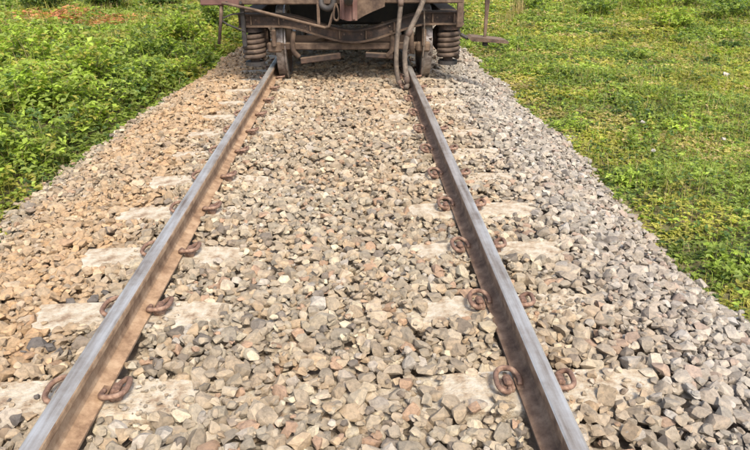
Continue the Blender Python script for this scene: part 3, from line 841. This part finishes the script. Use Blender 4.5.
# ------------------------------------------------------------------ single weeds, bushes and tufts
M_stem = blotch_mat('weed_stem', [(0.3, (0.07, 0.09, 0.03)), (0.6, (0.16, 0.14, 0.06))], 20, 0.8, 0, 0.2, 0.002, 80)
ORD = ['first', 'second', 'third', 'fourth', 'fifth', 'sixth', 'seventh', 'eighth', 'ninth', 'tenth', 'eleventh', 'twelfth', 'thirteenth', 'fourteenth', 'fifteenth', 'sixteenth', 'seventeenth', 'eighteenth', 'nineteenth', 'twentieth']
TEN = ['twentieth', 'thirtieth', 'fortieth']
def nth(i):
    return ORD[i] if i < 20 else (['twenty', 'thirty'][(i + 1) // 10 - 2] + '-' + ORD[(i + 1) % 10 - 1] if (i + 1) % 10 else TEN[(i + 1) // 10 - 2])
def ground_at(x, y):
    g = float(gz(x, y))
    return max(g, float(bz(x, y)) - 0.085) if abs(x) < 2.6 else g
def weed(name, label, cat, x, y, h, spread, nst, nleaf, L, pal, group=None, seed=0, rnd=1.0):
    r = np.random.default_rng(seed)
    root = empty(name, (x, y, ground_at(x, y)))
    tag(root, label, cat, group)
    bm = bmesh.new()
    LP, LA, LL = [], [], []
    for k in range(nst):
        a = 2 * math.pi * (k + r.random()) / nst
        rad = spread * math.sqrt(r.random()) * rnd
        hh = h * r.uniform(0.65, 1.0) * (1 - 0.35 * (rad / spread) ** 2)
        base = Vector((0.15 * rad * math.cos(a), 0.15 * rad * math.sin(a), -0.03))
        tip = Vector((rad * math.cos(a), rad * math.sin(a), hh))
        mid = (base + tip) / 2 + Vector((r.normal(0, 0.03), r.normal(0, 0.03), 0.08 * hh))
        pts = spline([base, mid, tip], 4)
        add_tube(bm, pts, [0.006 * (h / 0.4) ** 0.5 * (1 - 0.75 * q / (len(pts) - 1)) for q in range(len(pts))], 5, False)
        m = nleaf
        for q in range(m):
            t_ = 0.22 + 0.78 * (q + r.random()) / m
            f_ = t_ * (len(pts) - 1); i0 = min(int(f_), len(pts) - 2)
            p_ = pts[i0].lerp(pts[i0 + 1], f_ - i0)
            az = r.uniform(0, 6.283)
            ex = r.uniform(0.3, 1.3) * L
            LP.append((p_.x + ex * math.cos(az), p_.y + ex * math.sin(az), p_.z + r.uniform(-0.2, 0.5) * L)); LA.append(az); LL.append(L * r.uniform(0.65, 1.25))
    so_ = from_bm('stem', bm, M_stem, root)
    P = np.array(LP); A = np.array(LA); Ln = np.array(LL); n = len(P)
    c0 = np.array(pal)[r.integers(0, len(pal), n)] * r.uniform(0.75, 1.25, (n, 1))
    Vs, Fs, Cs, off = [], [], [], 0
    for k in range(3):
        V, F, C = leaves(P, Ln, Ln * r.uniform(0.5, 0.75, n), A + (k - 1) * 1.25 + r.normal(0, 0.2, n), r.normal(0.1, 0.4, n), r.normal(0, 0.35, n), c0 * r.uniform(0.88, 1.12, (n, 1)))
        Vs.append(V); Fs.append(F + off); Cs.append(C); off += len(V)
    link('foliage', mesh_np('foliage', np.concatenate(Vs), np.concatenate(Fs), np.concatenate(Cs)), M_leaf, root)
    return root
FRESH = [G_LIM * 1.1, G_YEL, G_MID, G_LIM, G_LIM * 1.2]
DARKP = [G_DRK * .6, G_DRK * .8, G_MID * .8, G_DRK]
MIDP = [G_MID, G_MID, G_DRK, G_LIM]
ordw = ['first', 'second', 'third', 'fourth', 'fifth', 'sixth', 'seventh', 'eighth', 'ninth', 'tenth', 'eleventh', 'twelfth']
row = [(-2.95, 4.6, .44, .36), (-3.15, 5.2, .58, .42), (-2.85, 5.55, .40, .32), (-3.0, 6.2, .56, .42), (-2.75, 6.8, .42, .32), (-2.95, 7.5, .52, .42), (-2.65, 8.2, .42, .32),
       (-2.75, 9.0, .5, .38), (-2.5, 9.8, .46, .36), (-2.55, 10.8, .55, .40), (-2.4, 11.9, .42, .40), (-2.45, 13.2, .45, .45)]
for i, (x, y, h, sp) in enumerate(row):
    weed('leafy_weed', nth(i) + ' leafy weed along the left ballast edge, counted from the front', 'weed', x, y, h, sp, 12, 13, 0.062, FRESH if i % 3 else MIDP, 'weeds along the left ballast edge', 50 + i)
k = 0
for i in range(34):      # thicket further left
    y = 5.6 + 8.5 * (i / 34) ** 1.1; x = -3.5 - random.random() * max(0.3, 0.55 * y - 2.9)
    weed('thicket_weed', nth(i) + ' nearest bushy weed in the thicket left of the edge row', 'weed', x, y, random.uniform(.35, .65), random.uniform(.3, .5), 11, 12, 0.062 + 0.002 * y, [FRESH, MIDP, FRESH, DARKP][i % 4], 'weeds of the left thicket', 200 + i)
for i, (x, y, h, sp) in enumerate([(-3.25, 4.95, .75, .45), (-3.7, 5.9, .85, .5), (-4.3, 6.7, .8, .55), (-3.35, 7.1, .65, .5), (-5.0, 7.8, .9, .6), (-3.5, 8.5, .7, .5), (-4.6, 9.4, .8, .6), (-3.1, 10.3, .65, .5), (-3.1, 12.2, .75, .55), (-5.8, 11.3, .8, .7), (-2.95, 14.2, .8, .6)]):
    weed('tall_weed', nth(i) + ' nearest tall leafy bush in the weeds left of the track', 'weed', x, y, h * 1.2, sp * 1.05, 26, 16, 0.066 + 0.002 * y, [FRESH, MIDP, FRESH][i % 3], 'tall bushes in the left weeds', 700 + i)
for i, (x, y, h, sp) in enumerate([(7.5, 14.6, .6, .6), (9.3, 15.6, .8, .7), (10.6, 16.6, 1.0, .8), (6.6, 17.0, .7, .6), (8.6, 18.2, 1.0, .9), (5.2, 18.6, .7, .6), (11.7, 18.2, 1.3, .9), (9.9, 19.0, 1.1, .8)]):
    weed('tall_meadow_weed', nth(i) + ' nearest tall leafy plant in the far part of the right meadow', 'weed', x, y, h, sp, 28, 16, 0.085, [FRESH, MIDP, DARKP, MIDP][i % 4], 'tall plants of the far right meadow', 800 + i)
for i, (x, y, h, sp, lab) in enumerate([(-8.9, 19.2, .8, .95, 'dark green bush above the reddish dry patch, top left'), (-7.3, 20.0, .7, .8, 'dark bush right of the largest top left bush'),
        (-11.3, 20.4, .7, .7, 'dark brownish bush in the top left corner'), (-5.4, 19.5, .5, .6, 'small dark bush at the top, left of the wagon'),
        (10.1, 20.3, .9, .8, 'dark green bush at the top right, left of the corner bush'), (12.3, 20.6, 1.0, .9, 'large dark bush in the top right corner'),
        (8.2, 21.0, .7, .8, 'rounded green bush at the top, halfway along the right meadow'), (6.2, 21.6, .6, .7, 'green bush at the top right behind the step'), (11.2, 19.0, .55, .6, 'bush standing in front of the two top right bushes')]):
    weed('bush', lab, 'bush', x, y, h * 1.5, sp, 34, 22, 0.10, DARKP if i not in (2, 8) else ([G_DRK, G_RED * 0.5, G_MID] if i == 2 else MIDP), 'bushes at the top of the picture', 400 + i)
for i in range(26):
    y = 6 + 15 * (i / 26); x = 3.0 + random.random() * (0.6 * y - 2.0)
    weed('meadow_weed', nth(i) + ' nearest low spreading weed in the right meadow', 'weed', x, y, random.uniform(.12, .24), random.uniform(.28, .5), 11, 9, 0.034 + 0.003 * y, [MIDP, FRESH, DARKP][i % 3], 'low weeds of the right meadow', 500 + i)
for i, (x, y, lab) in enumerate([(2.62, 6.75, 'bright green seedling clump at the right ballast edge, farther one'), (2.55, 4.95, 'small green clump at the right ballast edge, middle one'), (2.52, 3.35, 'broad leaved green clump at the right ballast edge, nearest one')]):
    weed('edge_weed', lab, 'weed', x, y, 0.13, 0.26, 9, 9, 0.045, [G_LIM, G_LIM * 1.15, G_MID], None, 600 + i)
def tuft(label, x, y, h, n, col, seed):
    r = np.random.default_rng(seed)
    P = np.stack([r.normal(0, .12, n), r.normal(0, .12, n), np.full(n, -0.02)], 1)
    V, F, C = blades(P, h * r.uniform(.5, 1.1, n), r.uniform(.008, .014, n), r.uniform(0, 6.28, n), r.uniform(.05, .55, n), np.array(col)[None] * r.uniform(.7, 1.25, (n, 1)))
    o = link('grass_tuft', mesh_np('grass_tuft', V, F, C), M_leaf)
    o.location = (x, y, ground_at(x, y)); tag(o, label, 'grass tuft')
tuft('tall dry straw tuft right of the wagon, above the step', 4.5, 17.0, .75, 90, G_DRY, 1)
tuft('second dry straw tuft beside the tall one above the step', 4.0, 16.0, .5, 70, G_DRY * .8 + G_YEL * .2, 2)
tuft('yellow green grass tuft at the left picture edge', -6.3, 10.4, .5, 90, G_YEL * 1.3, 3)
tuft('straw coloured tuft in the left weeds near the wagon', -4.4, 12.5, .5, 80, G_DRY * .7 + G_YEL * .3, 4)
tuft('lone pale tuft in the right meadow', 6.9, 12.6, .3, 50, G_DRY * .8 + G_LIM * .3, 5)

# pale stones lying in the meadow
for i, (x, y, sz_, lab) in enumerate([(5.82, 9.35, .10, 'pale stone lying in the right meadow, upper one at the picture edge'), (3.90, 5.95, .06, 'small white stone in the grass at the right picture edge'),
        (3.02, 5.6, .05, 'white stone in the grass near the right ballast edge'), (3.35, 6.6, .06, 'pale stone among the creepers right of the ballast')]):
    me = bpy.data.meshes.new('pale_stone'); bmh = hull(900 + i, 10, .06); bmh.to_mesh(me); bmh.free()
    o = link('pale_stone', me, M_stone_o); o.location = (x, y, ground_at(x, y) + 0.085); o.scale = (sz_ * .5, sz_ * .4, sz_ * .3); o.rotation_euler = (.2, .1, i)
    o.color = (.42, .38, .33, 1); tag(o, lab, 'stone')
